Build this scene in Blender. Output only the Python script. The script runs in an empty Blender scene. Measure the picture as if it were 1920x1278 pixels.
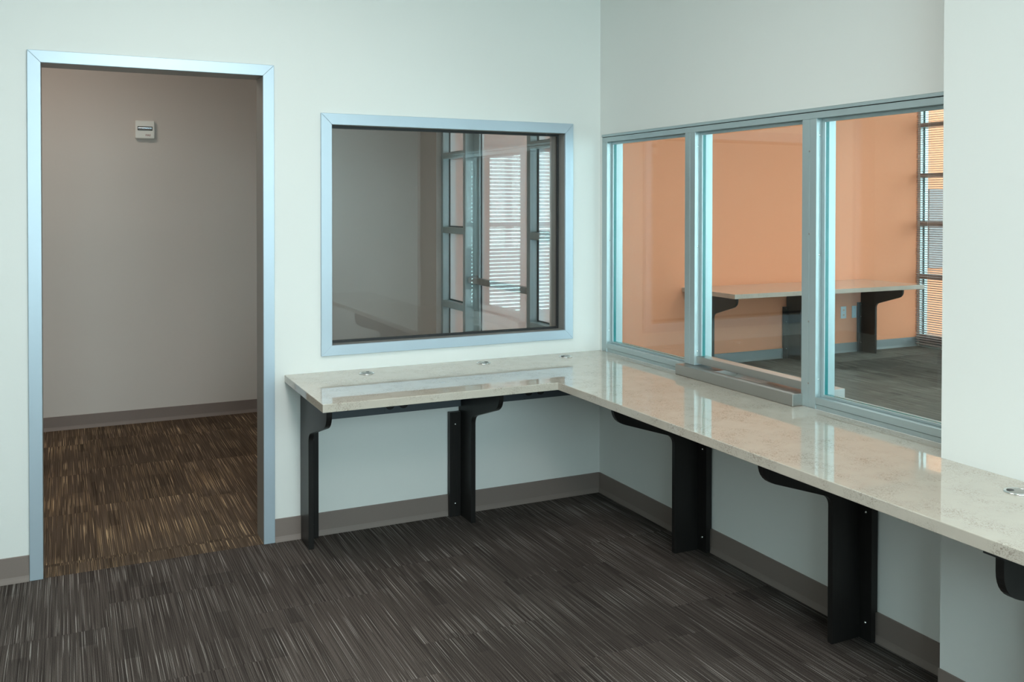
import bpy, bmesh, math, random
from mathutils import Vector, Matrix
random.seed(4)
SC = bpy.context.scene
COL = SC.collection
R = math.radians

# ------------------------------------------------------------------ camera
cd = bpy.data.cameras.new('camera')
cam = bpy.data.objects.new('camera', cd); COL.objects.link(cam)
F_PX, CY_PX = 1734.6, 403.75
cd.sensor_fit = 'HORIZONTAL'; cd.sensor_width = 36.0
cd.lens = F_PX / 1920 * 36
cd.shift_y = -(639 - CY_PX) / 1920
cam.rotation_mode = 'XYZ'
cam.location = (-2.5971, -4.285, 1.5551)
cam.rotation_euler = (R(90 - 0.7231), R(-0.06), R(-25.785))
cd.clip_start = 0.05
SC.camera = cam

# ------------------------------------------------------------------ world, daylight, exposure
w = bpy.data.worlds.new('overcast_sky'); SC.world = w; w.use_nodes = True
bg = w.node_tree.nodes['Background']
bg.inputs[0].default_value = (0.83, 0.94, 1.0, 1); bg.inputs[1].default_value = 6.0
def daylight(name, loc, rot, sx, sy, power, col):
    l = bpy.data.lights.new(name, 'AREA'); l.shape = 'RECTANGLE'; l.size = sx; l.size_y = sy
    l.energy = power; l.color = col
    o = bpy.data.objects.new(name, l); COL.objects.link(o); o.location = loc; o.rotation_euler = rot
    return o
# overcast daylight standing in the street windows of the office and of the lobby
daylight('office_window_daylight', (-1.85, -6.30, 1.80), (R(90), 0, 0), 2.9, 2.1, 122, (0.72, 0.95, 1.0))
daylight('lobby_window_daylight', (3.65, -6.30, 1.45), (R(90), 0, 0), 3.9, 2.6, 600, (0.74, 0.95, 1.0))
vs = SC.view_settings
vs.view_transform = 'Standard'; vs.look = 'None'; vs.gamma = 1.0; vs.use_curve_mapping = False
vs.exposure = 0.0
try:
    SC.cycles.max_bounces = 14; SC.cycles.diffuse_bounces = 7; SC.cycles.transparent_max_bounces = 24
    SC.cycles.sample_clamp_indirect = 6.0
except Exception:
    pass

# ------------------------------------------------------------------ materials
def newmat(name):
    m = bpy.data.materials.new(name); m.use_nodes = True
    nt = m.node_tree; b = nt.nodes['Principled BSDF']
    return m, nt, b
def N(nt, t, **kw):
    n = nt.nodes.new(t)
    for k, v in kw.items(): setattr(n, k, v)
    return n
def plain(name, col, rough=0.5, metal=0.0, spec=0.5, bump=0.0, bscale=200, var=0.0):
    m, nt, b = newmat(name)
    b.inputs['Base Color'].default_value = (*col, 1)
    b.inputs['Roughness'].default_value = rough; b.inputs['Metallic'].default_value = metal
    b.inputs['Specular IOR Level'].default_value = spec
    if bump or var:
        g = N(nt, 'ShaderNodeNewGeometry'); n = N(nt, 'ShaderNodeTexNoise')
        n.inputs['Scale'].default_value = bscale; n.inputs['Detail'].default_value = 3
        nt.links.new(g.outputs['Position'], n.inputs['Vector'])
        if bump:
            bp = N(nt, 'ShaderNodeBump'); bp.inputs['Strength'].default_value = bump; bp.inputs['Distance'].default_value = 0.002
            nt.links.new(n.outputs['Fac'], bp.inputs['Height']); nt.links.new(bp.outputs['Normal'], b.inputs['Normal'])
        if var:
            mx = N(nt, 'ShaderNodeMix', data_type='RGBA')
            mx.inputs[6].default_value = (*[c * (1 - var) for c in col], 1); mx.inputs[7].default_value = (*[min(1, c * (1 + var)) for c in col], 1)
            nt.links.new(n.outputs['Fac'], mx.inputs[0]); nt.links.new(mx.outputs[2], b.inputs['Base Color'])
    return m
def glass(name, tint, f0=0.045):
    """thin pane: clear transmission, mirror share by Schlick's law"""
    m = bpy.data.materials.new(name); m.use_nodes = True; nt = m.node_tree
    nt.nodes.clear()
    out = N(nt, 'ShaderNodeOutputMaterial'); mix = N(nt, 'ShaderNodeMixShader')
    tr = N(nt, 'ShaderNodeBsdfTransparent'); tr.inputs[0].default_value = (*tint, 1)
    gl = N(nt, 'ShaderNodeBsdfGlossy'); gl.inputs['Roughness'].default_value = 0.0; gl.inputs[0].default_value = (0.95, 1, 1, 1)
    lw = N(nt, 'ShaderNodeLayerWeight'); lw.inputs['Blend'].default_value = 0.5
    pw = N(nt, 'ShaderNodeMath', operation='POWER'); pw.inputs[1].default_value = 5
    ma = N(nt, 'ShaderNodeMath', operation='MULTIPLY_ADD'); ma.inputs[1].default_value = 1 - f0; ma.inputs[2].default_value = f0
    nt.links.new(lw.outputs['Facing'], pw.inputs[0]); nt.links.new(pw.outputs[0], ma.inputs[0])
    nt.links.new(ma.outputs[0], mix.inputs[0]); nt.links.new(tr.outputs[0], mix.inputs[1]); nt.links.new(gl.outputs[0], mix.inputs[2])
    nt.links.new(mix.outputs[0], out.inputs[0])
    return m
def carpet(name, dark, mid, light, bright, lightamt):
    """striped tufted carpet tile; stripes run along y and change from tile to tile"""
    m, nt, b = newmat(name); L = nt.links.new
    b.inputs['Roughness'].default_value = 1.0; b.inputs['Specular IOR Level'].default_value = 0.08
    g = N(nt, 'ShaderNodeNewGeometry'); oi = N(nt, 'ShaderNodeObjectInfo')
    rm = N(nt, 'ShaderNodeMath', operation='MULTIPLY'); rm.inputs[1].default_value = 97.0
    L(oi.outputs['Random'], rm.inputs[0])
    cx = N(nt, 'ShaderNodeCombineXYZ'); L(rm.outputs[0], cx.inputs[0]); L(rm.outputs[0], cx.inputs[1])
    add = N(nt, 'ShaderNodeVectorMath', operation='ADD'); L(g.outputs['Position'], add.inputs[0]); L(cx.outputs[0], add.inputs[1])
    def noise(sx, sy, det=1.0, off=0.0):
        mp = N(nt, 'ShaderNodeVectorMath', operation='MULTIPLY'); mp.inputs[1].default_value = (sx, sy, 1)
        L(add.outputs[0], mp.inputs[0])
        a2 = N(nt, 'ShaderNodeVectorMath', operation='ADD'); a2.inputs[1].default_value = (off, off * 1.7, off)
        L(mp.outputs[0], a2.inputs[0])
        n = N(nt, 'ShaderNodeTexNoise'); n.inputs['Scale'].default_value = 1.0; n.inputs['Detail'].default_value = det
        L(a2.outputs[0], n.inputs['Vector']); return n
    def ramp(src, a, bb):
        r = N(nt, 'ShaderNodeMapRange'); r.inputs[1].default_value = a; r.inputs[2].default_value = bb
        L(src, r.inputs[0]); return r
    n1 = noise(260, 1.9, 1.5); r1 = ramp(n1.outputs['Fac'], 0.36, 0.64)
    m1 = N(nt, 'ShaderNodeMix', data_type='RGBA'); m1.inputs[6].default_value = (*dark, 1); m1.inputs[7].default_value = (*mid, 1)
    L(r1.outputs[0], m1.inputs[0])
    n2 = noise(330, 1.8, 0.5, 31.0); r2 = ramp(n2.outputs['Fac'], 0.585, 0.66)
    n4 = noise(2.2, 2.2, 0.0, 11.0); r4 = ramp(n4.outputs['Fac'], 0.35, 0.65)
    mm = N(nt, 'ShaderNodeMath', operation='MULTIPLY'); L(r2.outputs[0], mm.inputs[0]); L(r4.outputs[0], mm.inputs[1])
    ml = N(nt, 'ShaderNodeMath', operation='MULTIPLY'); ml.inputs[1].default_value = lightamt; L(mm.outputs[0], ml.inputs[0])
    m2 = N(nt, 'ShaderNodeMix', data_type='RGBA'); m2.inputs[7].default_value = (*light, 1)
    L(ml.outputs[0], m2.inputs[0]); L(m1.outputs[2], m2.inputs[6])
    n3 = noise(360, 2.2, 0.0, 77.0); r3 = ramp(n3.outputs['Fac'], 0.69, 0.73)
    m3 = N(nt, 'ShaderNodeMix', data_type='RGBA'); m3.inputs[7].default_value = (*bright, 1)
    L(r3.outputs[0], m3.inputs[0]); L(m2.outputs[2], m3.inputs[6])
    n5 = N(nt, 'ShaderNodeTexNoise'); n5.inputs['Scale'].default_value = 420; L(g.outputs['Position'], n5.inputs['Vector'])
    r5 = ramp(n5.outputs['Fac'], 0.3, 0.7); r5.inputs[3].default_value = 0.5; r5.inputs[4].default_value = 1.4
    m4 = N(nt, 'ShaderNodeMix', data_type='RGBA', blend_type='MULTIPLY'); m4.inputs[0].default_value = 1.0
    L(m3.outputs[2], m4.inputs[6]); L(r5.outputs[0], m4.inputs[7])
    # small woven blocks where the light yarns drop out
    sn = N(nt, 'ShaderNodeVectorMath', operation='SNAP'); sn.inputs[1].default_value = (0.055, 0.24, 10); L(add.outputs[0], sn.inputs[0])
    wn = N(nt, 'ShaderNodeTexWhiteNoise'); L(sn.outputs[0], wn.inputs['Vector'])
    rb = ramp(wn.outputs['Value'], 0.80, 1.0); rb.inputs[3].default_value = 1.0; rb.inputs[4].default_value = 0.72
    mk = N(nt, 'ShaderNodeMix', data_type='RGBA', blend_type='MULTIPLY'); mk.inputs[0].default_value = 1.0
    L(m4.outputs[2], mk.inputs[6]); L(rb.outputs[0], mk.inputs[7]); m4 = mk
    # whole-tile tone change
    r6 = N(nt, 'ShaderNodeMapRange'); r6.inputs[3].default_value = 0.86; r6.inputs[4].default_value = 1.14; L(oi.outputs['Random'], r6.inputs[0])
    m5 = N(nt, 'ShaderNodeMix', data_type='RGBA', blend_type='MULTIPLY'); m5.inputs[0].default_value = 1.0
    L(m4.outputs[2], m5.inputs[6]); L(r6.outputs[0], m5.inputs[7])
    L(m5.outputs[2], b.inputs['Base Color'])
    bp = N(nt, 'ShaderNodeBump'); bp.inputs['Strength'].default_value = 0.5; bp.inputs['Distance'].default_value = 0.004
    L(n5.outputs['Fac'], bp.inputs['Height']); L(bp.outputs['Normal'], b.inputs['Normal'])
    return m
def quartz(name, a, bcol, vein, rough):
    m, nt, b = newmat(name); L = nt.links.new
    g = N(nt, 'ShaderNodeNewGeometry')
    n = N(nt, 'ShaderNodeTexNoise'); n.inputs['Scale'].default_value = 14; n.inputs['Detail'].default_value = 6; L(g.outputs['Position'], n.inputs['Vector'])
    m1 = N(nt, 'ShaderNodeMix', data_type='RGBA'); m1.inputs[6].default_value = (*a, 1); m1.inputs[7].default_value = (*bcol, 1)
    L(n.outputs['Fac'], m1.inputs[0])
    mp = N(nt, 'ShaderNodeVectorMath', operation='MULTIPLY'); mp.inputs[1].default_value = (70, 70, 70); L(g.outputs['Position'], mp.inputs[0])
    v = N(nt, 'ShaderNodeTexNoise'); v.inputs['Scale'].default_value = 1; v.inputs['Detail'].default_value = 5; v.inputs['Distortion'].default_value = 1.6; L(mp.outputs[0], v.inputs['Vector'])
    s = N(nt, 'ShaderNodeMath', operation='SUBTRACT'); s.inputs[1].default_value = 0.5; L(v.outputs['Fac'], s.inputs[0])
    ab = N(nt, 'ShaderNodeMath', operation='ABSOLUTE'); L(s.outputs[0], ab.inputs[0])
    r = N(nt, 'ShaderNodeMapRange'); r.inputs[1].default_value = 0.0; r.inputs[2].default_value = 0.03; r.inputs[3].default_value = 1; r.inputs[4].default_value = 0; L(ab.outputs[0], r.inputs[0])
    n2 = N(nt, 'ShaderNodeTexNoise'); n2.inputs['Scale'].default_value = 11; n2.inputs['Detail'].default_value = 2; L(g.outputs['Position'], n2.inputs['Vector'])
    r2 = N(nt, 'ShaderNodeMapRange'); r2.inputs[1].default_value = 0.40; r2.inputs[2].default_value = 0.66; L(n2.outputs['Fac'], r2.inputs[0])
    mu = N(nt, 'ShaderNodeMath', operation='MULTIPLY'); L(r.outputs[0], mu.inputs[0]); L(r2.outputs[0], mu.inputs[1])
    m2 = N(nt, 'ShaderNodeMix', data_type='RGBA'); m2.inputs[7].default_value = (*vein, 1); L(mu.outputs[0], m2.inputs[0]); L(m1.outputs[2], m2.inputs[6])
    L(m2.outputs[2], b.inputs['Base Color'])
    b.inputs['Roughness'].default_value = rough; b.inputs['IOR'].default_value = 1.75
    return m
def woodgrain(name, a, bcol, rough):
    m, nt, b = newmat(name); L = nt.links.new
    g = N(nt, 'ShaderNodeNewGeometry')
    mp = N(nt, 'ShaderNodeVectorMath', operation='MULTIPLY'); mp.inputs[1].default_value = (260, 260, 9); L(g.outputs['Position'], mp.inputs[0])
    n = N(nt, 'ShaderNodeTexNoise'); n.inputs['Scale'].default_value = 1; n.inputs['Detail'].default_value = 3; L(mp.outputs[0], n.inputs['Vector'])
    m1 = N(nt, 'ShaderNodeMix', data_type='RGBA'); m1.inputs[6].default_value = (*a, 1); m1.inputs[7].default_value = (*bcol, 1); L(n.outputs['Fac'], m1.inputs[0])
    L(m1.outputs[2], b.inputs['Base Color']); b.inputs['Roughness'].default_value = rough; b.inputs['Specular IOR Level'].default_value = 0.32
    return m

M = {}
M['wall'] = plain('painted_wall', (0.75, 0.765, 0.745), 0.75, spec=0.25, bump=0.08, bscale=320)
M['hallwall'] = plain('hall_wall_paint', (0.62, 0.575, 0.54), 0.75, spec=0.25, bump=0.08, bscale=320)
M['orange'] = plain('orange_wall_paint', (0.84, 0.35, 0.19), 0.7, spec=0.25, bump=0.08, bscale=320)
M['ceil'] = plain('ceiling_white', (0.80, 0.80, 0.78), 0.9, spec=0.1)
M['concrete'] = plain('concrete', (0.42, 0.41, 0.39), 0.9, var=0.15, bscale=6)
M['vinyl'] = plain('vinyl_base', (0.215, 0.172, 0.153), 0.55, spec=0.35, var=0.06, bscale=400)
M['greybase'] = plain('grey_vinyl_base', (0.24, 0.28, 0.29), 0.5)
M['alu'] = plain('satin_aluminium', (0.44, 0.525, 0.54), 0.40, metal=0.6, bump=0.03, bscale=600)
M['trimalu'] = plain('anodised_trim', (0.455, 0.545, 0.62), 0.42, metal=0.45, bump=0.03, bscale=600)
M['bronze'] = plain('grey_anodised', (0.36, 0.355, 0.34), 0.45, metal=0.6)
M['steel'] = plain('brushed_stainless', (0.46, 0.45, 0.43), 0.36, metal=1.0, bump=0.05, bscale=500)
M['chrome'] = plain('chrome', (0.80, 0.80, 0.79), 0.14, metal=1.0)
M['black'] = plain('black_rubber', (0.012, 0.012, 0.013), 0.5)
M['teal'] = plain('glass_edge_teal', (0.008, 0.19, 0.20), 0.25)
M['laminate'] = woodgrain('espresso_laminate', (0.006, 0.0055, 0.0055), (0.020, 0.018, 0.017), 0.40)
M['race'] = plain('slate_raceway', (0.070, 0.085, 0.10), 0.5)
M['plastic'] = plain('white_plastic', (0.80, 0.80, 0.76), 0.4)
M['plate'] = plain('pale_plate', (0.62, 0.80, 0.88), 0.4)
M['red'] = plain('red_print', (0.25, 0.02, 0.02), 0.6)
M['lens'] = plain('strobe_lens', (0.85, 0.9, 0.95), 0.05, metal=0.9)
M['slat'] = plain('blind_slat', (0.36, 0.33, 0.335), 0.45, spec=0.4)
mt, nt, b_ = newmat('street_slat'); b_.inputs['Base Color'].default_value = (0.80, 0.78, 0.80, 1); b_.inputs['Roughness'].default_value = 0.5
tl = N(nt, 'ShaderNodeBsdfTranslucent'); tl.inputs[0].default_value = (0.75, 0.73, 0.76, 1); mxs = N(nt, 'ShaderNodeMixShader'); mxs.inputs[0].default_value = 0.6
nt.links.new(b_.outputs[0], mxs.inputs[1]); nt.links.new(tl.outputs[0], mxs.inputs[2]); nt.links.new(mxs.outputs[0], nt.nodes['Material Output'].inputs[0])
M['wideslat'] = mt
M['cord'] = plain('blind_cord', (0.8, 0.8, 0.78), 0.7)
M['glow'] = plain('light_diffuser', (0.9, 0.85, 0.78), 0.6)
M['glow'].node_tree.nodes['Principled BSDF'].inputs['Emission Color'].default_value = (1.0, 0.86, 0.74, 1)
M['glow'].node_tree.nodes['Principled BSDF'].inputs['Emission Strength'].default_value = 4.0
M['coolglow'] = plain('cool_diffuser', (0.9, 0.9, 0.9), 0.6)
M['coolglow'].node_tree.nodes['Principled BSDF'].inputs['Emission Color'].default_value = (1.0, 0.985, 0.94, 1)
M['coolglow'].node_tree.nodes['Principled BSDF'].inputs['Emission Strength'].default_value = 5.0
M['glass'] = glass('clear_pane', (0.93, 0.975, 0.965))
M['glass_back'] = glass('interior_pane', (0.92, 0.93, 0.93), 0.042)
mf = glass('hazed_pane', (0.93, 0.965, 0.965)); nt = mf.node_tree
outn = [n for n in nt.nodes if n.type == 'OUTPUT_MATERIAL'][0]; prev = outn.inputs[0].links[0].from_socket
dl = N(nt, 'ShaderNodeBsdfTranslucent'); dl.inputs[0].default_value = (0.90, 0.88, 0.90, 1); dd = N(nt, 'ShaderNodeBsdfDiffuse'); dd.inputs[0].default_value = (0.80, 0.78, 0.80, 1)
ma_ = N(nt, 'ShaderNodeMixShader'); ma_.inputs[0].default_value = 0.35; nt.links.new(dl.outputs[0], ma_.inputs[1]); nt.links.new(dd.outputs[0], ma_.inputs[2])
mb_ = N(nt, 'ShaderNodeMixShader'); mb_.inputs[0].default_value = 0.48; nt.links.new(prev, mb_.inputs[1]); nt.links.new(ma_.outputs[0], mb_.inputs[2]); nt.links.new(mb_.outputs[0], outn.inputs[0])  # pale haze mixed into the clear pane to whiten it
M['haze'] = mf
M['quartz'] = quartz('speckled_quartz', (0.555, 0.505, 0.435), (0.485, 0.44, 0.38), (0.20, 0.15, 0.115), 0.02)
M['carpet'] = carpet('charcoal_stripe_carpet', (0.043, 0.034, 0.030), (0.106, 0.087, 0.078), (0.17, 0.150, 0.136), (0.30, 0.27, 0.25), 0.6)
M['lobbycarpet'] = carpet('grey_lobby_carpet', (0.080, 0.082, 0.073), (0.16, 0.165, 0.15), (0.24, 0.245, 0.22), (0.34, 0.34, 0.31), 0.5)
M['hallcarpet'] = carpet('brown_stripe_carpet', (0.070, 0.048, 0.032), (0.135, 0.100, 0.075), (0.30, 0.205, 0.12), (0.55, 0.40, 0.25), 0.9)
M['extgrey'] = plain('grey_render', (0.30, 0.28, 0.29), 0.9)

# ------------------------------------------------------------------ builders
def world_loc(o):
    v = Vector((0, 0, 0))
    while o is not None:
        v = v + o.location; o = o.parent
    return v
def link(name, me, mat, parent=None, bevel=0.0):
    o = bpy.data.objects.new(name, me); COL.objects.link(o)
    if mat is not None and not me.materials: me.materials.append(mat)
    if parent is not None: o.parent = parent
    if bevel:
        b = o.modifiers.new('bevel', 'BEVEL'); b.width = bevel; b.segments = 2; b.limit_method = 'ANGLE'; b.angle_limit = R(40)
    return o
def from_bm(name, bm, mat, parent=None, bevel=0.0, smooth=False, loc=None):
    """bm holds world coordinates; origin goes to loc (default: base centre) in the parent's frame"""
    bmesh.ops.recalc_face_normals(bm, faces=bm.faces)
    if loc is None:
        xs = [v.co for v in bm.verts]
        loc = Vector(((min(c.x for c in xs) + max(c.x for c in xs)) / 2, (min(c.y for c in xs) + max(c.y for c in xs)) / 2, min(c.z for c in xs)))
    loc = Vector(loc)
    for v in bm.verts: v.co -= loc
    me = bpy.data.meshes.new(name); bm.to_mesh(me); bm.free()
    if smooth:
        for p in me.polygons: p.use_smooth = True
    o = link(name, me, mat, parent, bevel)
    o.location = loc - (world_loc(parent) if parent is not None else Vector((0, 0, 0)))
    return o
def add_box(bm, x0, x1, y0, y1, z0, z1):
    vs = [bm.verts.new((x, y, z)) for x in (min(x0, x1), max(x0, x1)) for y in (min(y0, y1), max(y0, y1)) for z in (min(z0, z1), max(z0, z1))]
    for f in ((0, 1, 3, 2), (4, 6, 7, 5), (0, 4, 5, 1), (2, 3, 7, 6), (0, 2, 6, 4), (1, 5, 7, 3)):
        bm.faces.new([vs[i] for i in f])
def box(name, x0, x1, y0, y1, z0, z1, mat, parent=None, bevel=0.0):
    bm = bmesh.new(); add_box(bm, x0, x1, y0, y1, z0, z1)
    return from_bm(name, bm, mat, parent, bevel)
def prism(name, pts, axis, a, b, mat, parent=None, bevel=0.0):
    """pts: 2D outline in the two other axes (x,z for y; y,z for x; x,y for z)"""
    bm = bmesh.new(); n = len(pts)
    def P(p, t): return {'x': (t, p[0], p[1]), 'y': (p[0], t, p[1]), 'z': (p[0], p[1], t)}[axis]
    A = [bm.verts.new(P(p, a)) for p in pts]; B = [bm.verts.new(P(p, b)) for p in pts]
    bm.faces.new(A); bm.faces.new(B[::-1])
    for i in range(n): bm.faces.new([A[i], B[i], B[(i + 1) % n], A[(i + 1) % n]])
    return from_bm(name, bm, mat, parent, bevel)
def lathe(name, prof, c, axis, mat, parent=None, seg=28, smooth=True):
    """prof: (radius, height) pairs turned about axis through c"""
    bm = bmesh.new(); rings = []
    for r, h in prof:
        ring = []
        for k in range(seg):
            t = 2 * math.pi * k / seg; p = (r * math.cos(t), r * math.sin(t), h)
            if axis == 'y': p = (p[0], -p[2], p[1])
            elif axis == 'x': p = (-p[2], p[0], p[1])
            ring.append(bm.verts.new((c[0] + p[0], c[1] + p[1], c[2] + p[2])))
        rings.append(ring)
    for a, b in zip(rings, rings[1:]):
        for k in range(seg): bm.faces.new([a[k], a[(k + 1) % seg], b[(k + 1) % seg], b[k]])
    bm.faces.new(rings[0]); bm.faces.new(rings[-1][::-1])
    return from_bm(name, bm, mat, parent, 0, smooth)
def empty(name, loc, **props):
    o = bpy.data.objects.new(name, None); COL.objects.link(o); o.location = loc; o.empty_display_size = 0.1
    for k, v in props.items(): o[k] = v
    return o
def struct(o): o['kind'] = 'structure'; return o
def tag(o, label, cat, group=None):
    o['label'] = label; o['category'] = cat
    if group: o['group'] = group
    return o
def wall(name, axis, p0, p1, a0, a1, z0, z1, openings, mat):
    """wall slab: axis is its normal; p0..p1 thickness; a0..a1 run; openings (a,b,z,z)"""
    As = sorted({a0, a1, *[v for o in openings for v in o[:2]]}); Zs = sorted({z0, z1, *[v for o in openings for v in o[2:]]})
    bm = bmesh.new()
    solid = lambda a, z: a0 < a < a1 and z0 < z < z1 and not any(o[0] < a < o[1] and o[2] < z < o[3] for o in openings)
    cells = {}
    for i in range(len(As) - 1):
        for j in range(len(Zs) - 1): cells[i, j] = solid((As[i] + As[i + 1]) / 2, (Zs[j] + Zs[j + 1]) / 2)
    vc = {}
    def V(i, j, p):
        if (i, j, p) not in vc:
            a, z = As[i], Zs[j]; vc[i, j, p] = bm.verts.new((p, a, z) if axis == 'x' else (a, p, z))
        return vc[i, j, p]
    for (i, j), s in cells.items():
        if not s: continue
        for p in (p0, p1): bm.faces.new([V(i, j, p), V(i + 1, j, p), V(i + 1, j + 1, p), V(i, j + 1, p)])
        for (di, dj, e) in ((-1, 0, ((i, j), (i, j + 1))), (1, 0, ((i + 1, j), (i + 1, j + 1))), (0, -1, ((i, j), (i + 1, j))), (0, 1, ((i, j + 1), (i + 1, j + 1)))):
            if not cells.get((i + di, j + dj), False):
                (ea, eb) = e; bm.faces.new([V(*ea, p0), V(*eb, p0), V(*eb, p1), V(*ea, p1)])
    return struct(from_bm(name, bm, mat))
def frame_ring(bm_name, axis, p0, p1, o, i, mat, parent, names=('jamb', 'jamb', 'head', 'sill'), bevel=0.0015):
    """four mitred members between outer rect o=(a0,a1,z0,z1) and inner rect i"""
    oc = [(o[0], o[2]), (o[1], o[2]), (o[1], o[3]), (o[0], o[3])]; ic = [(i[0], i[2]), (i[1], i[2]), (i[1], i[3]), (i[0], i[3])]
    for k, nm in ((3, names[0]), (1, names[1]), (2, names[2]), (0, names[3])):
        if nm is None: continue
        q = (k + 1) % 4
        prism(nm, [oc[k], oc[q], ic[q], ic[k]], axis, p0, p1, mat, parent, bevel)

H = 3.0
# ------------------------------------------------------------------ setting: floor, ceiling, walls
XL, YF = -4.9, -6.0          # side wall and street wall of the office
XB, YO, YH = 5.83, 2.9235, 2.757
floor = struct(box('floor', XL - 0.2, XB + 0.15, YF - 0.2, YO + 0.2, -0.16, -0.008, M['concrete']))
struct(box('ceiling', XL - 0.2, XB + 0.15, YF - 0.2, YO + 0.2, H, H + 0.12, M['ceil']))
TX0, TX1, TZ = -2.735, -1.737, 2.184                          # cased opening, outer
DX0, DX1, DZ = -2.685, -1.787, 2.134
WX0, WX1, WZ0, WZ1 = -1.5217, -0.173, 0.8403, 1.9783          # interior window, outer trim
IX0, IX1, IZ0, IZ1 = -1.470, -0.221, 0.889, 1.9255
wall('wall_back', 'y', 0, 0.148, XL, 0.11, 0, H, [(DX0 - 0.03, DX1 + 0.03, -1, DZ + 0.03), (IX0 - 0.02, IX1 + 0.02, IZ0 - 0.02, IZ1 + 0.02)], M['wall'])
RY1 = -2.279
wall('wall_right', 'x', 0, 0.11, RY1, 0.0, 0, H, [(RY1 - 1, -0.021, 0.766, 1.925)], M['wall'])
struct(box('wall_projection', -0.141, 0.11, YF, RY1, 0, H, M['wall']))
wall('wall_left', 'x', XL - 0.15, XL, YF - 0.15, YH + 0.1, 0, H, [], M['wall'])
wall('wall_front', 'y', YF - 0.15, YF, XL, XB, 0, H, [(-3.3, -0.4, 0.95, 2.75), (1.85, 5.5, 0.15, 2.75)], M['wall'])
wall('wall_hall', 'y', YH, YH + 0.1, XL, 0.11, 0, H, [], M['hallwall'])
SY0, SY1 = 0.50, 2.34
wall('wall_hall_end', 'x', -0.04, 0.11, 0.148, YH, 0, H, [(SY0, SY1, -1, 2.50)], M['hallwall'])
struct(box('wall_orange', 0.11, XB + 0.1, YO, YO + 0.15, 0, H, M['orange']))
wall('wall_lobby_street', 'x', XB, XB + 0.12, YF, YO, 0, H, [(1.2, 2.895, 0.01, 2.95)], M['wall'])

# carpet tiles laid in columns, joints staggered
tile_cache = {}
def tiles(x0, x1, y0, y1, wx, ly, mat, offs):
    nx = max(1, round((x1 - x0) / wx)); wx = (x1 - x0) / nx
    for i in range(nx):
        a = x0 + i * wx; y = y0; first = True
        while y < y1 - 1e-4:
            l = (offs(i) if first else ly); first = False
            ye = min(y1, y + l)
            if y1 - ye < 0.12: ye = y1
            key = (round(wx, 3), round(ye - y, 3), mat.name)
            if key not in tile_cache:
                bm = bmesh.new(); g = 0.0003; h = 0.0006
                sx, sy = wx / 2 - g, (ye - y) / 2 - g
                lo = [bm.verts.new((px * sx, py * sy, -0.0078)) for px, py in ((-1, -1), (1, -1), (1, 1), (-1, 1))]
                md = [bm.verts.new((px * sx, py * sy, -h)) for px, py in ((-1, -1), (1, -1), (1, 1), (-1, 1))]
                hi = [bm.verts.new((px * (sx - h), py * (sy - h), 0)) for px, py in ((-1, -1), (1, -1), (1, 1), (-1, 1))]
                bm.faces.new(hi); bm.faces.new(lo[::-1])
                for A, B in ((lo, md), (md, hi)):
                    for k in range(4): bm.faces.new([A[k], A[(k + 1) % 4], B[(k + 1) % 4], B[k]])
                me = bpy.data.meshes.new('carpet_tile'); bm.to_mesh(me); bm.free(); me.materials.append(mat); tile_cache[key] = me
            o = bpy.data.objects.new('carpet_tile', tile_cache[key]); COL.objects.link(o); o.parent = floor
            o.location = Vector((a + wx / 2, (y + ye) / 2, 0)) - floor.location
            y = ye
HALL_SEAM = 0.12
tiles(XL, -0.0, YF, -0.001, 0.5, 0.71, M['carpet'], lambda i: 0.71 * (0.2 + 0.78 * ((i * 0.382) % 1.0)))
tiles(DX0 - 0.028, DX1 + 0.028, 0.0, HALL_SEAM, 0.32, 0.2, M['hallcarpet'], lambda i: 0.2)
tiles(XL, -0.04, HALL_SEAM + 0.03, YH, 0.5, 0.73, M['hallcarpet'], lambda i: 0.72 + (0.05 if i % 2 else -0.04))
tiles(DX0 - 0.028, DX1 + 0.028, HALL_SEAM, HALL_SEAM + 0.03, 0.95, 0.2, M['hallcarpet'], lambda i: 0.2)
tiles(0.11, XB, YF, YO, 0.52, 0.71, M['lobbycarpet'], lambda i: 0.71 * (0.5 if i % 2 else 1.0))

# vinyl cove base
def base(name, axis, wallp, sgn, a0, a1, mat=None, h=0.106):
    pr = [(0, 0), (0.013, 0), (0.0115, 0.006), (0.007, 0.016), (0.0045, 0.024), (0.004, h - 0.002), (0.002, h), (0, h)]
    return struct(prism(name, [(wallp + sgn * d, z) for d, z in pr], axis, a0, a1, mat or M['vinyl']))
base('baseboard_back', 'x', 0, -1, TX1 + 0.001, -0.004)
base('baseboard_left', 'x', 0, -1, XL, TX0 - 0.001)
base('baseboard_right', 'y', 0, -1, RY1, -0.004)
base('baseboard_projection', 'y', -0.141, -1, YF, RY1 + 0.003)
base('baseboard_hall', 'x', YH, -1, XL, -0.04, h=0.095)
base('baseboard_orange', 'x', YO, -1, 0.11, XB, M['greybase'], h=0.10)

# cased opening to the hall
d1 = struct(empty('door_1', ((TX0 + TX1) / 2, 0, 0)))
frame_ring('f', 'y', -0.014, 0.0, (TX0, TX1, -0.05, TZ), (DX0, DX1, -0.05, DZ), M['trimalu'], d1, ('casing', 'casing', 'head_casing', None))
for o in list(d1.children):       # casings stop at the carpet
    for v in o.data.vertices:
        zz = v.co.z + o.location.z
        if zz < 0.001: v.co.z = 0.001 - o.location.z
box('jamb_lining', DX0 - 0.028, DX0, 0.0, 0.150, 0.001, DZ, M['bronze'], d1)
box('jamb_lining', DX1, DX1 + 0.028, 0.0, 0.150, 0.001, DZ, M['bronze'], d1)
box('head_lining', DX0 - 0.028, DX1 + 0.028, 0.0, 0.150, DZ, DZ + 0.028, M['bronze'], d1)

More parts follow.
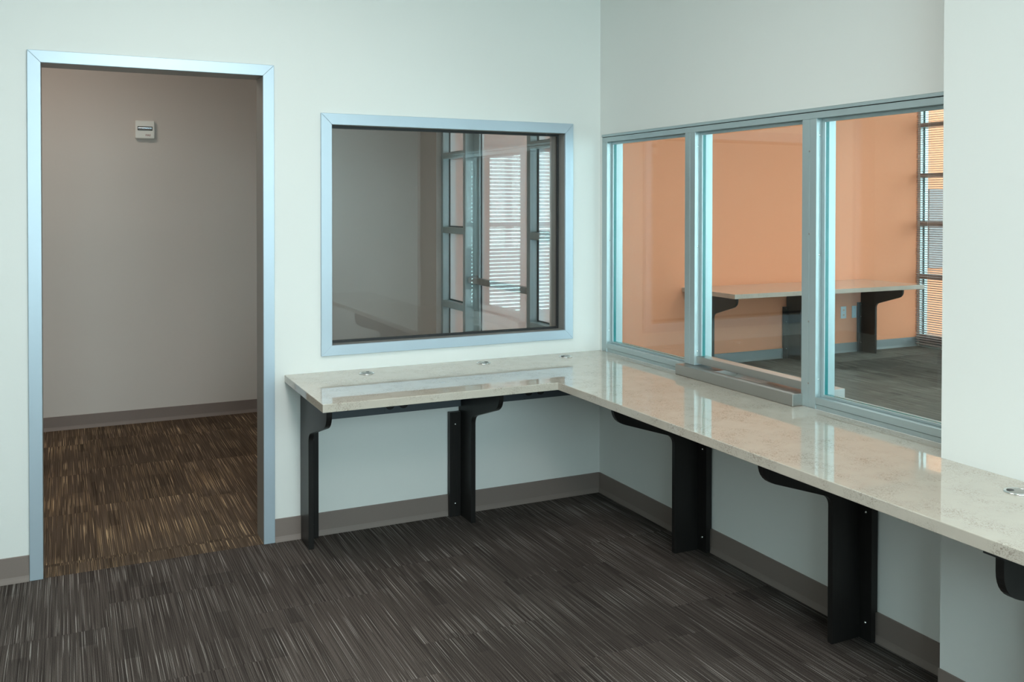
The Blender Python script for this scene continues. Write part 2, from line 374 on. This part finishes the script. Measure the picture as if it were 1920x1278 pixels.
# interior window in the back wall
w1 = struct(empty('window_1', ((WX0 + WX1) / 2, 0, WZ0)))
frame_ring('f', 'y', -0.014, 0.0, (WX0, WX1, WZ0, WZ1), (IX0, IX1, IZ0, IZ1), M['trimalu'], w1, ('casing', 'casing', 'head_casing', 'sill_casing'))
frame_ring('f', 'y', 0.0, 0.140, (IX0 - 0.018, IX1 + 0.018, IZ0 - 0.018, IZ1 + 0.018), (IX0, IX1, IZ0, IZ1), M['bronze'], w1, ('lining', 'lining', 'head_lining', 'sill_lining'), 0)
gk = 0.012
frame_ring('f', 'y', 0.060, 0.068, (IX0, IX1, IZ0, IZ1), (IX0 + gk, IX1 - gk, IZ0 + gk, IZ1 - gk), M['black'], w1, ('gasket', 'gasket', 'gasket', 'gasket'), 0)
box('pane', IX0, IX1, 0.0685, 0.0735, IZ0, IZ1, M['glass_back'], w1)

# ------------------------------------------------------------------ three-light service window in the right wall
w2 = struct(empty('window_2', (0.05, -1.15, 0.766)))
FX = 0.10
OPS = [(-0.070, -0.758), (-0.834, -1.518), (-1.594, -2.262)]
ZS, ZH = 0.812, 1.884
box('head_channel', -0.004, FX, RY1 + 0.001, -0.0215, 1.9112, 1.924, M['alu'], w2, 0.001)
box('reveal', 0.006, FX - 0.006, RY1 + 0.001, -0.0215, 1.9087, 1.9110, M['black'], w2)
box('head', 0.0, FX, RY1 + 0.001, -0.0215, ZH, 1.9085, M['alu'], w2, 0.001)
box('sill_shim', 0.004, FX - 0.004, -0.755, -0.0215, 0.767, 0.7835, M['alu'], w2)
box('reveal', 0.008, FX - 0.008, -0.755, -0.0705, 0.7837, 0.7853, M['black'], w2)
box('sill_shim', 0.004, FX - 0.004, RY1 + 0.001, -1.528, 0.767, 0.7835, M['alu'], w2)
box('reveal', 0.008, FX - 0.008, -2.2615, -1.5945, 0.7837, 0.7853, M['black'], w2)
box('sill', 0.0, FX, -0.7575, -0.0705, 0.7855, ZS, M['alu'], w2, 0.001)
box('sill', 0.0, FX, -2.2615, -1.5945, 0.7855, ZS, M['alu'], w2, 0.001)
for a, b in ((-0.0215, -0.070), (-0.758, -0.796), (-0.797, -0.834), (-1.518, -1.5575), (-1.5585, -1.594), (-2.262, RY1 + 0.001)):
    z0 = 0.767 if not (-1.53 < (a + b) / 2 < -0.755) else 0.815
    box('mullion', 0.0, FX, b, a, z0, ZH, M['alu'], w2, 0.0012)
for n, (a, b) in enumerate(OPS):
    mid = n == 1
    zb = 0.857 if mid else ZS
    st = 0.016
    # stops on the office side of the glass
    box('stop', 0.028, 0.0338, a - st, a - 0.0003, zb, ZH - 0.0003, M['alu'], w2, 0.001)
    box('stop', 0.028, 0.0338, b + 0.0003, b + st, zb, ZH - 0.0003, M['alu'], w2, 0.001)
    box('stop', 0.028, 0.0338, b + st, a - st, ZH - 0.014, ZH - 0.0003, M['alu'], w2, 0.001)
    if not mid: box('stop', 0.028, 0.0338, b + st, a - st, ZS + 0.0003, ZS + 0.010, M['alu'], w2, 0.001)
    # gasket strips; teal colour stands in for the reflection at the glass edge
    box('gasket', 0.0342, 0.050, a - 0.0156, a - 0.0003, zb, ZH - 0.0003, M['teal'], w2)
    box('gasket', 0.0342, 0.050, b + 0.0003, b + 0.0156, zb, ZH - 0.0003, M['teal'], w2)
    if not mid: box('gasket', 0.0342, 0.050, b + 0.0157, a - 0.0157, ZS + 0.0003, ZS + 0.0102, M['teal'], w2)
    box('pane', 0.0505, 0.0565, b, a, zb, ZH, M['glass'], w2)
    if mid: box('glass_rail', 0.012, 0.070, b + 0.0005, a - 0.0005, 0.824, 0.8565, M['steel'], w2, 0.001)
    # fixing screws in the reveal
    for zz in (0.88, 1.36, 1.82):
        lathe('screw', [(0.0038, 0.0), (0.0038, 0.0008), (0.002, 0.0014)], (0.017, a - 0.0003, zz), 'y', M['chrome'], w2, 10)
for zz in (0.86, 1.10, 1.44, 1.76):
    lathe('screw', [(0.0042, 0.0), (0.0042, 0.0006), (0.0022, 0.0012)], (-0.0004, -1.5575, zz), 'x', M['bronze'], w2, 10)

# stainless deal tray under the middle light
def deal_tray():
    x0, x1, y0, y1, z0, z1 = -0.051, 0.225, -1.526, -0.757, 0.767, 0.814
    sx0, sx1, sy0, sy1, dep = -0.012, 0.150, -1.290, -0.992, 0.036
    t = tag(empty('deal_tray', ((x0 + x1) / 2, (y0 + y1) / 2, z0)), 'long brushed stainless deal tray passing under the middle pane of the service window', 'cash tray')
    bm = bmesh.new()
    xs = [x0, sx0, sx1, x1]; ys = [y0, sy0, sy1, y1]
    V = {}
    def v(x, y, z):
        k = (round(x, 5), round(y, 5), round(z, 5))
        if k not in V: V[k] = bm.verts.new(k)
        return V[k]
    for i in range(3):
        for j in range(3):
            if i == 1 and j == 1: continue
            bm.faces.new([v(xs[i], ys[j], z1), v(xs[i + 1], ys[j], z1), v(xs[i + 1], ys[j + 1], z1), v(xs[i], ys[j + 1], z1)])
            bm.faces.new([v(xs[i], ys[j], z0), v(xs[i], ys[j + 1], z0), v(xs[i + 1], ys[j + 1], z0), v(xs[i + 1], ys[j], z0)])
    bm.faces.new([v(sx0, sy0, z0), v(sx0, sy1, z0), v(sx1, sy1, z0), v(sx1, sy0, z0)])
    for i in range(3):
        for y in (y0, y1): bm.faces.new([v(xs[i], y, z0), v(xs[i + 1], y, z0), v(xs[i + 1], y, z1), v(xs[i], y, z1)])
        for x in (x0, x1): bm.faces.new([v(x, ys[i], z0), v(x, ys[i + 1], z0), v(x, ys[i + 1], z1), v(x, ys[i], z1)])
    from_bm('tray_body', bm, M['steel'], t, 0.0025)
    bm = bmesh.new(); n = 14; A = []; B = []
    for k in range(n + 1):
        x = sx0 + (sx1 - sx0) * k / n; z = z1 - dep * math.sin(math.pi * k / n) ** 0.8
        A.append(bm.verts.new((x, sy0, z))); B.append(bm.verts.new((x, sy1, z)))
    for k in range(n): bm.faces.new([A[k], A[k + 1], B[k + 1], B[k]])
    bm.faces.new(A); bm.faces.new(B)
    from_bm('scoop', bm, M['steel'], t, 0, False)
deal_tray()

# ------------------------------------------------------------------ L-shaped counter
ZC, TH = 0.766, 0.0335
outline = [(-1.690, -0.0005), (-1.690, -0.702), (-0.6386, -0.702), (-0.6386, -3.60), (-0.1415, -3.60), (-0.1415, RY1 + 0.0005), (-0.0005, RY1 + 0.0005), (-0.0005, -0.0005)]
ct = prism('countertop', outline, 'z', ZC - TH, ZC, M['quartz'], None, 0.0022)
tag(ct, 'L-shaped polished beige speckled quartz countertop running along two walls of the office', 'countertop')

def bezier(a, c, b, n=7):
    return [((1 - t) ** 2 * a[0] + 2 * t * (1 - t) * c[0] + t * t * b[0], (1 - t) ** 2 * a[1] + 2 * t * (1 - t) * c[1] + t * t * b[1]) for t in [k / n for k in range(n + 1)]]
def bracket(name, wallname, wp, t0, t1, cleat, label, leg=0.165, arm=0.485, ztop=None, bolts=(0.46, 0.065), group=None):
    """panel bracket; t0..t1 panel thickness range along the wall; cleat = far edge of the wall cleat"""
    ztop = ztop or ZC - TH - 0.0005
    sl = 0.31; zi = 0.521 - (leg - 0.165) * 0.1
    pts = [(0.006, 0.001), (leg, 0.001)]
    pts += bezier((leg, zi - 0.036), (leg, zi), (leg + 0.040, zi + 0.0125))
    zo = zi + sl * (arm - leg)
    pts += bezier((arm - 0.060, zo - 0.0185), (arm, zo), (arm, zo + 0.058))
    pts += [(arm, ztop), (0.006, ztop)]
    # keep the plinth clear of the cove base
    pts[0:1] = [(0.0055, ztop - 0.02), (0.0055, 0.107), (0.0145, 0.1065), (0.0145, 0.001)]; pts = pts[1:]
    mid = (t0 + t1) / 2; c0, c1 = (min(cleat, t0), t0) if cleat < t0 else (t1, max(cleat, t1))
    if wallname == 'back':
        th = empty(name, (mid, wp - leg / 2, 0)); prism('panel', [(wp - d, z) for d, z in pts], 'x', t0, t1, M['laminate'], th, 0.0015)
    else:
        th = empty(name, (wp - leg / 2, mid, 0)); prism('panel', [(wp - d, z) for d, z in pts], 'y', t0, t1, M['laminate'], th, 0.0015)
    tag(th, label, 'bracket', group)
    e = 0.0002
    prof = [(0.0055, 0.52), (0.0055, 0.107), (0.0145, 0.1065), (0.0145, 0.001), (0.036, 0.001), (0.036, 0.52)]
    prism('wall_cleat', [(wp - d, z) for d, z in prof], 'x' if wallname == 'back' else 'y', c0 + e, c1 - e, M['laminate'], th, 0.0012)
    cm = (c0 + c1) / 2
    for z in bolts:
        c = (cm, wp - 0.036, z) if wallname == 'back' else (wp - 0.036, cm, z)
        lathe('bolt', [(0.0062, 0.0), (0.0062, 0.001), (0.0045, 0.0034), (0.002, 0.0046)], c, 'y' if wallname == 'back' else 'x', M['chrome'], th, 14)
    return th
BG = 'dark counter brackets in the office'
bracket('counter_bracket', 'back', 0, -1.619, -1.595, -1.541, 'dark espresso panel bracket under the free end of the counter beside the doorway', group=BG)
bracket('counter_bracket', 'back', 0, -0.826, -0.802, -0.885, 'dark espresso panel bracket under the counter below the interior window, between two raceways', group=BG)
bracket('counter_bracket', 'right', 0, -0.916, -0.893, -0.972, 'dark espresso panel bracket below the deal tray, nearer the room corner', group=BG)
bracket('counter_bracket', 'right', 0, -1.853, -1.830, -1.908, 'dark espresso panel bracket below the service window, next to the projecting wall', group=BG)
b5 = bracket('counter_bracket', 'right', -0.141, -2.772, -2.748, -2.83, 'dark espresso bracket with rounded arm fixed to the projecting wall', leg=0.165, arm=0.379, group=BG)
struct_plate = box('steel_plate', -0.640 + 0.006, -0.50, -2.86, -2.80, 0.7265, 0.7322, M['black'], b5)

# cable raceways on the back wall under the counter
def raceway(x0, x1, ox, label):
    t = tag(empty('cable_raceway', ((x0 + x1) / 2, -0.022, 0.548)), label, 'raceway', 'raceways under the counter')
    box('channel', x0, x1, -0.042, -0.0005, 0.548, 0.640, M['race'], t, 0.002)
    p = box('outlet_module', ox - 0.061, ox + 0.061, -0.0445, -0.0422, 0.550, 0.638, M['race'], t, 0.0008)
    for s in (-0.034, 0.034):
        lathe('socket', [(0.024, 0.0), (0.024, 0.003), (0.020, 0.0035)], (ox + s, -0.0446, 0.592), 'y', M['black'], p, 20)
raceway(-1.594, -0.8275, -1.163, 'dark slate outlet raceway on the wall between the doorway-end bracket and the next one')
raceway(-0.8005, -0.020, -0.418, 'dark slate outlet raceway on the wall running into the room corner')

# desk grommets
def grommet(x, y, ang, label):
    t = tag(empty('cable_grommet', (x, y, ZC)), label, 'grommet', 'cable grommets in the countertop')
    lathe('rim', [(0.0355, 0.0002), (0.0355, 0.0022), (0.033, 0.0042), (0.0285, 0.0046), (0.0275, 0.0030), (0.0275, 0.0002)], (x, y, ZC), 'z', M['chrome'], t, 36)
    c = lathe('cap', [(0.0272, 0.0004), (0.0272, 0.0030), (0.0255, 0.0042), (0.01, 0.0050), (0.001, 0.0052)], (x, y, ZC), 'z', M['steel'], t, 36)
    bm = bmesh.new(); u = Vector((math.cos(ang), math.sin(ang), 0)); v = Vector((-u.y, u.x, 0)); ring = []
    for k in range(20):
        a = 2 * math.pi * k / 20
        p = Vector((x, y, ZC)) + u * (0.0175 + 0.0095 * math.cos(a)) + v * (0.0075 * math.sin(a)); ring.append(p)
    A = [bm.verts.new(p + Vector((0, 0, 0.0042))) for p in ring]; B = [bm.verts.new(p + Vector((0, 0, 0.0056))) for p in ring]
    bm.faces.new(A); bm.faces.new(B)
    for k in range(20): bm.faces.new([A[k], A[(k + 1) % 20], B[(k + 1) % 20], B[k]])
    from_bm('cable_slot', bm, M['black'], c)
grommet(-1.338, -0.128, R(60), 'round metal cable grommet in the countertop near its free end by the doorway')
grommet(-0.735, -0.108, R(20), 'round metal cable grommet in the countertop, middle one of the row below the interior window')
grommet(-0.273, -0.112, R(190), 'round metal cable grommet in the countertop close to the room corner')
grommet(-0.248, -2.612, R(140), 'round metal cable grommet in the countertop beside the projecting wall')

# ------------------------------------------------------------------ hall: fire strobe
def strobe():
    x0, x1, z0, z1, y = -2.152, -2.024, 2.011, 2.139, YH
    t = tag(empty('fire_strobe', ((x0 + x1) / 2, y, z0)), 'square white fire alarm strobe lettered FIRE on the hall wall', 'alarm')
    box('housing', x0, x1, y - 0.038, y - 0.0005, z0, z1, M['plastic'], t, 0.007)
    cz = (z0 + z1) / 2 + 0.008
    f = box('reflector', x0 + 0.016, x1 - 0.014, y - 0.0405, y - 0.0382, cz - 0.014, cz + 0.014, M['black'], t)
    for k in range(2):
        bm = bmesh.new(); n = 10; A = []; B = []
        for q in range(n + 1):
            a = math.pi * q / n; zz = cz - 0.006 + 0.012 * k
            A.append(bm.verts.new((x0 + 0.020, y - 0.0405 - 0.005 * math.sin(a), zz - 0.0048 * math.cos(a)))); B.append(bm.verts.new((x1 - 0.018, y - 0.0405 - 0.005 * math.sin(a), zz - 0.0048 * math.cos(a))))
        for q in range(n): bm.faces.new([A[q], A[q + 1], B[q + 1], B[q]])
        bm.faces.new(A); bm.faces.new(B); bm.faces.new([A[0], A[-1], B[-1], B[0]])
        from_bm('lens', bm, M['lens'], f, 0, False)
    cu = bpy.data.curves.new('fire_lettering', 'FONT'); cu.body = 'FIRE'; cu.size = 0.019; cu.extrude = 0.0004; cu.align_x = 'LEFT'
    tmp = bpy.data.objects.new('tmp', cu); COL.objects.link(tmp); bpy.context.view_layer.update()
    me = bpy.data.meshes.new_from_object(tmp.evaluated_get(bpy.context.evaluated_depsgraph_get()))
    bpy.data.objects.remove(tmp)
    o = link('fire_lettering', me, M['red'], t); o.rotation_euler = (R(90), 0, 0)
    o.location = Vector((x1 - 0.060, y - 0.0386, z0 + 0.018)) - t.location
strobe()

# ceiling lights (all above the picture)
def ceiling_light(x, y, sx, sy, power, col, glow, label):
    t = tag(empty('ceiling_light', (x, y, H - 0.06)), label, 'ceiling light', 'flush ceiling lights')
    box('light_frame', x - sx / 2, x + sx / 2, y - sy / 2, y + sy / 2, H - 0.05, H - 0.0005, M['plastic'], t, 0.003)
    box('diffuser', x - sx / 2 + 0.03, x + sx / 2 - 0.03, y - sy / 2 + 0.03, y + sy / 2 - 0.03, H - 0.058, H - 0.0505, glow, t)
    l = bpy.data.lights.new('lamp', 'AREA'); l.shape = 'RECTANGLE'; l.size = sx - 0.08; l.size_y = sy - 0.08; l.energy = power; l.color = col
    o = bpy.data.objects.new('lamp', l); COL.objects.link(o); o.location = (x, y, H - 0.062)
ceiling_light(-2.9, 1.45, 0.6, 0.6, 12.5, (1.0, 0.86, 0.74), M['glow'], 'flush square ceiling light with warm diffuser in the hall')
ceiling_light(-2.1, -1.9, 0.6, 1.2, 25, (1.0, 0.975, 0.93), M['coolglow'], 'added flush rectangular ceiling light with cool diffuser in the office, nearer the doorway')  # added overhead pair, unseen, to deepen the shade under the counter
ceiling_light(-2.1, -4.3, 0.6, 1.2, 25, (1.0, 0.975, 0.93), M['coolglow'], 'added flush rectangular ceiling light with cool diffuser in the office, nearer the street window')
for lx, ly, lb in ((2.0, 0.6, 'added flush rectangular ceiling light in the lobby, nearest the glazed hall screen'), (4.3, 0.6, 'added flush rectangular ceiling light in the lobby, nearest the side window blind'), (3.0, -2.6, 'added flush rectangular ceiling light in the lobby, nearest the street windows')):
    ceiling_light(lx, ly, 0.6, 1.2, 19, (1.0, 0.985, 0.95), M['coolglow'], lb)  # unseen fixtures added to brighten the lobby

# ------------------------------------------------------------------ glazed screen and door at the end of the hall
w3 = struct(empty('window_3', (0.05, 1.4, 0)))
G = M['alu']; x0, x1 = 0.0, 0.105
RZ = [(0.0, 0.10), (0.773, 0.820), (1.333, 1.377), (1.896, 1.939), (2.44, 2.495)]
LP = (2.302, 1.909); DR = (1.864, 0.881); RP = (0.834, 0.556)
for a, b in ((SY1 - 0.001, LP[0]), (LP[1], DR[0]), (DR[1], RP[0]), (RP[1], SY0 + 0.001)):
    box('post', x0, x1, b, a, 0.001, 2.495, G, w3, 0.0015)
for a, b in (LP, RP):
    for z0_, z1_ in RZ:
        box('transom', x0, x1, b + 0.0005, a - 0.0005, max(0.001, z0_), z1_, G, w3, 0.0012)
    for (q0, q1), (q2, q3) in zip(RZ, RZ[1:]):
        for yy0, yy1 in ((a - 0.012, a - 0.0006), (b + 0.0006, b + 0.008)):
            box('gasket', 0.052, 0.056, yy0, yy1, q1 + 0.0005, q2 - 0.0005, M['black'], w3)
        box('gasket', 0.052, 0.056, b + 0.008, a - 0.012, q1 + 0.0005, q1 + 0.011, M['black'], w3)
        box('pane', 0.0565, 0.0625, b + 0.0006, a - 0.0006, q1 + 0.0005, q2 - 0.0005, M['haze'], w3)
box('transom', x0, x1, DR[1] + 0.0005, DR[0] - 0.0005, 2.44, 2.495, G, w3, 0.0012)
d2 = struct(empty('door_2', (0.09, (DR[0] + DR[1]) / 2, 0.006)))
dx0, dx1 = 0.064, 0.104
ya, yb = DR[0] - 0.003, DR[1] + 0.003
box('stile', dx0, dx1, ya - 0.098, ya, 0.012, 2.43, G, d2, 0.0015)
box('stile', dx0, dx1, yb, yb + 0.098, 0.012, 2.43, G, d2, 0.0015)
box('rail', dx0, dx1, yb + 0.0985, ya - 0.0985, 0.012, 0.22, G, d2, 0.0015)
box('rail', dx0, dx1, yb + 0.0985, ya - 0.0985, 2.34, 2.43, G, d2, 0.0015)
box('gasket', 0.080, 0.084, ya - 0.106, ya - 0.0985, 0.22, 2.34, M['black'], d2)
box('pane', 0.0845, 0.0905, yb + 0.0985, ya - 0.0985, 0.22, 2.34, M['haze'], d2)
pb = box('push_bar', 0.012, 0.048, yb + 0.012, ya - 0.014, 0.985, 1.030, M['steel'], d2, 0.006)
for yy in (ya - 0.06, yb + 0.03):
    box('bar_bracket', 0.0485, 0.0635, yy - 0.022, yy + 0.022, 0.975, 1.040, M['bronze'], pb, 0.002)

# ------------------------------------------------------------------ lobby: wall counter, brackets, wall plates
ZL = 0.762
lt = prism('lobby_counter', [(2.68, 2.15), (5.03, 2.15), (5.03, YO - 0.0005), (2.68, YO - 0.0005)], 'z', ZL - 0.041, ZL, M['quartz'], None, 0.002)
tag(lt, 'straight pale quartz wall counter against the orange lobby wall', 'countertop')
LG = 'dark brackets under the lobby counter'
for t0, t1, c, lb in ((2.885, 2.910, 2.83, 'dark panel bracket under the lobby counter, farthest from the window blind'),
                      (3.965, 3.990, 3.912, 'dark panel bracket in the middle of the lobby counter on the orange wall'),
                      (4.985, 5.010, 4.930, 'dark panel bracket under the lobby counter end, closest to the window blind')):
    bracket('lobby_bracket', 'back', YO, t0, t1, c, lb, leg=0.20, arm=0.545, ztop=ZL - 0.0415, bolts=(0.60 - 0.23, 0.10, 0.50), group=LG)
def plate(x0, x1, z0, z1, duplex, label):
    t = tag(empty('outlet_plate' if duplex else 'blank_plate', ((x0 + x1) / 2, YO, z0)), label, 'outlet')
    box('cover', x0, x1, YO - 0.006, YO - 0.0005, z0, z1, M['plate'], t, 0.002)
    if duplex:
        for dz in (0.036, 0.088):
            r = box('receptacle', (x0 + x1) / 2 - 0.016, (x0 + x1) / 2 + 0.016, YO - 0.0085, YO - 0.0062, z0 + dz - 0.014, z0 + dz + 0.014, M['plastic'], t, 0.001)
            for sx in (-0.007, 0.007): box('slot', (x0 + x1) / 2 + sx - 0.002, (x0 + x1) / 2 + sx + 0.002, YO - 0.009, YO - 0.0086, z0 + dz - 0.007, z0 + dz + 0.007, M['black'], r)
    else:
        for dz in (0.020, 0.106): lathe('screw', [(0.003, 0), (0.003, 0.0008), (0.0015, 0.0012)], ((x0 + x1) / 2, YO - 0.0062, z0 + dz), 'y', M['chrome'], t, 10)
plate(4.704, 4.780, 0.358, 0.484, True, 'white duplex outlet plate on the orange wall under the lobby counter')
plate(4.862, 4.925, 0.357, 0.483, False, 'white blank cover plate on the orange wall next to the duplex outlet')

# lobby side window with its blind
w4 = struct(empty('window_4', (XB + 0.06, 2.05, 0)))
wy1, wy0 = 2.894, 1.201
box('frame_jamb', XB + 0.002, XB + 0.118, wy1 - 0.005, wy1, 0.0105, 2.949, M['alu'], w4)
box('frame_jamb', XB + 0.002, XB + 0.118, wy0, wy0 + 0.05, 0.0105, 2.949, M['alu'], w4)
for z0_, z1_ in ((0.011, 0.13), (0.748, 0.794), (1.315, 1.370), (1.850, 1.892), (2.394, 2.440), (2.89, 2.949)):
    box('transom', XB + 0.002, XB + 0.118, wy0 + 0.0505, wy1 - 0.0055, z0_, z1_, M['bronze'], w4)
box('gasket', XB + 0.052, XB + 0.058, wy1 - 0.018, wy1 - 0.0055, 0.131, 2.889, M['teal'], w4)
for z0_, z1_ in ((0.13, 0.748), (0.794, 1.315), (1.370, 1.850), (1.892, 2.394), (2.440, 2.89)):
    box('pane', XB + 0.0585, XB + 0.0645, wy0 + 0.0505, wy1 - 0.0055, z0_ + 0.0005, z1_ - 0.0005, M['glass'], w4)

def slat_mesh(length, wid=0.025, axis='y', mat=None):
    bm = bmesh.new(); n = 4; top = []; bot = []
    for k in range(n + 1):
        u = -0.5 + k / n; h = 0.0022 * (1 - 4 * u * u)
        for lst, dz in ((top, 0.0005), (bot, -0.0005)):
            pair = []
            for e in (-length / 2, length / 2):
                p = (u * wid, e, h + dz) if axis == 'y' else (e, u * wid, h + dz)
                pair.append(bm.verts.new(p))
            lst.append(pair)
    for k in range(n):
        bm.faces.new([top[k][0], top[k + 1][0], top[k + 1][1], top[k][1]]); bm.faces.new([bot[k][0], bot[k][1], bot[k + 1][1], bot[k + 1][0]])
    for e in (0, 1): bm.faces.new([t[e] for t in top] + [b[e] for b in bot[::-1]])
    for k in (0, n): bm.faces.new([top[k][0], top[k][1], bot[k][1], bot[k][0]])
    bmesh.ops.recalc_face_normals(bm, faces=bm.faces)
    me = bpy.data.meshes.new('slat'); bm.to_mesh(me); bm.free(); me.materials.append(mat or M['slat']); return me
def blind_side():
    xc, yc, L = XB - 0.026, 2.10, 1.62
    t = tag(empty('window_blind', (xc, yc, 0.03)), 'floor-length grey mini blind with open slats beside the orange wall', 'blind')
    box('headrail', xc - 0.014, xc + 0.014, yc - L / 2, yc + L / 2, 2.90, 2.935, M['slat'], t, 0.001)
    box('bottom_rail', xc - 0.012, xc + 0.012, yc - L / 2, yc + L / 2, 0.030, 0.042, M['slat'], t, 0.002)
    me = slat_mesh(L); z = 0.066
    while z < 2.89:
        o = bpy.data.objects.new('slat', me); COL.objects.link(o); o.parent = t
        o.location = (0, 0, z - 0.03); o.rotation_euler = (0, R(-15 + random.uniform(-2, 2)), 0); z += 0.0243
    for yy in (yc + L / 2 - 0.155, yc, yc - L / 2 + 0.155):
        for s in (-0.0135, 0.0135): box('ladder_cord', xc + s - 0.0007, xc + s + 0.0007, yy - 0.0007, yy + 0.0007, 0.042, 2.90, M['cord'], t)
blind_side()

# street windows behind the viewer: the office and the lobby
def street_window(name, xa, xb, xs, za=0.15, zb=2.75):
    ww = struct(empty(name, ((xa + xb) / 2, YF - 0.08, za)))
    for x in xs: box('post', x - 0.025, x + 0.025, YF - 0.13, YF - 0.03, za + 0.001, zb - 0.001, M['alu'], ww)
    for z in (za + 0.026, 1.30, zb - 0.026):
        for l, r in zip(xs, xs[1:]): box('transom', l + 0.0255, r - 0.0255, YF - 0.13, YF - 0.03, z - 0.025, z + 0.025, M['alu'], ww)
    for l, r in zip(xs, xs[1:]): box('pane', l + 0.0255, r - 0.0255, YF - 0.0845, YF - 0.0785, za + 0.052, zb - 0.052, M['glass'], ww)
street_window('window_5', -3.3, -0.4, [-3.274, -2.32, -1.38, -0.426], 0.95)
street_window('window_6', 1.85, 5.5, [1.876, 3.06, 4.26, 5.474])
def blind_street(xa, xb, label):
    xc, L = (xa + xb) / 2, xb - xa; yc = YF + 0.04
    t = tag(empty('street_blind', (xc, yc, 0.2)), label, 'blind', 'wide-slat blinds on the lobby street windows')
    box('headrail', xa, xb, yc - 0.024, yc + 0.024, 2.70, 2.745, M['slat'], t)
    box('bottom_rail', xa, xb, yc - 0.020, yc + 0.020, 0.20, 0.215, M['slat'], t)
    me = slat_mesh(L, 0.050, 'x', M['wideslat']); z = 0.25
    while z < 2.68:
        o = bpy.data.objects.new('slat', me); COL.objects.link(o); o.parent = t
        o.location = (0, 0, z - 0.2); o.rotation_euler = (R(48), 0, 0); z += 0.046
for a, b, lb in ((1.87, 3.05, 'grey wide-slat blind on the lobby street window next to the office wall'), (3.07, 4.25, 'grey wide-slat blind on the middle lobby street window'), (4.27, 5.47, 'grey wide-slat blind on the lobby street window farthest from the office wall')):
    blind_street(a, b, lb)

# outdoors
struct(box('ground', -30, 30, -30, 30, -0.30, -0.18, M['concrete']))
ew = struct(box('wall_exterior', XB + 0.13, 12.0, YO + 0.01, YO + 0.3, -0.18, 4.2, M['orange']))
box('grey_panel', XB + 0.16, 12.0, YO - 0.02, YO + 0.009, 0.85, 1.72, M['extgrey'], ew)
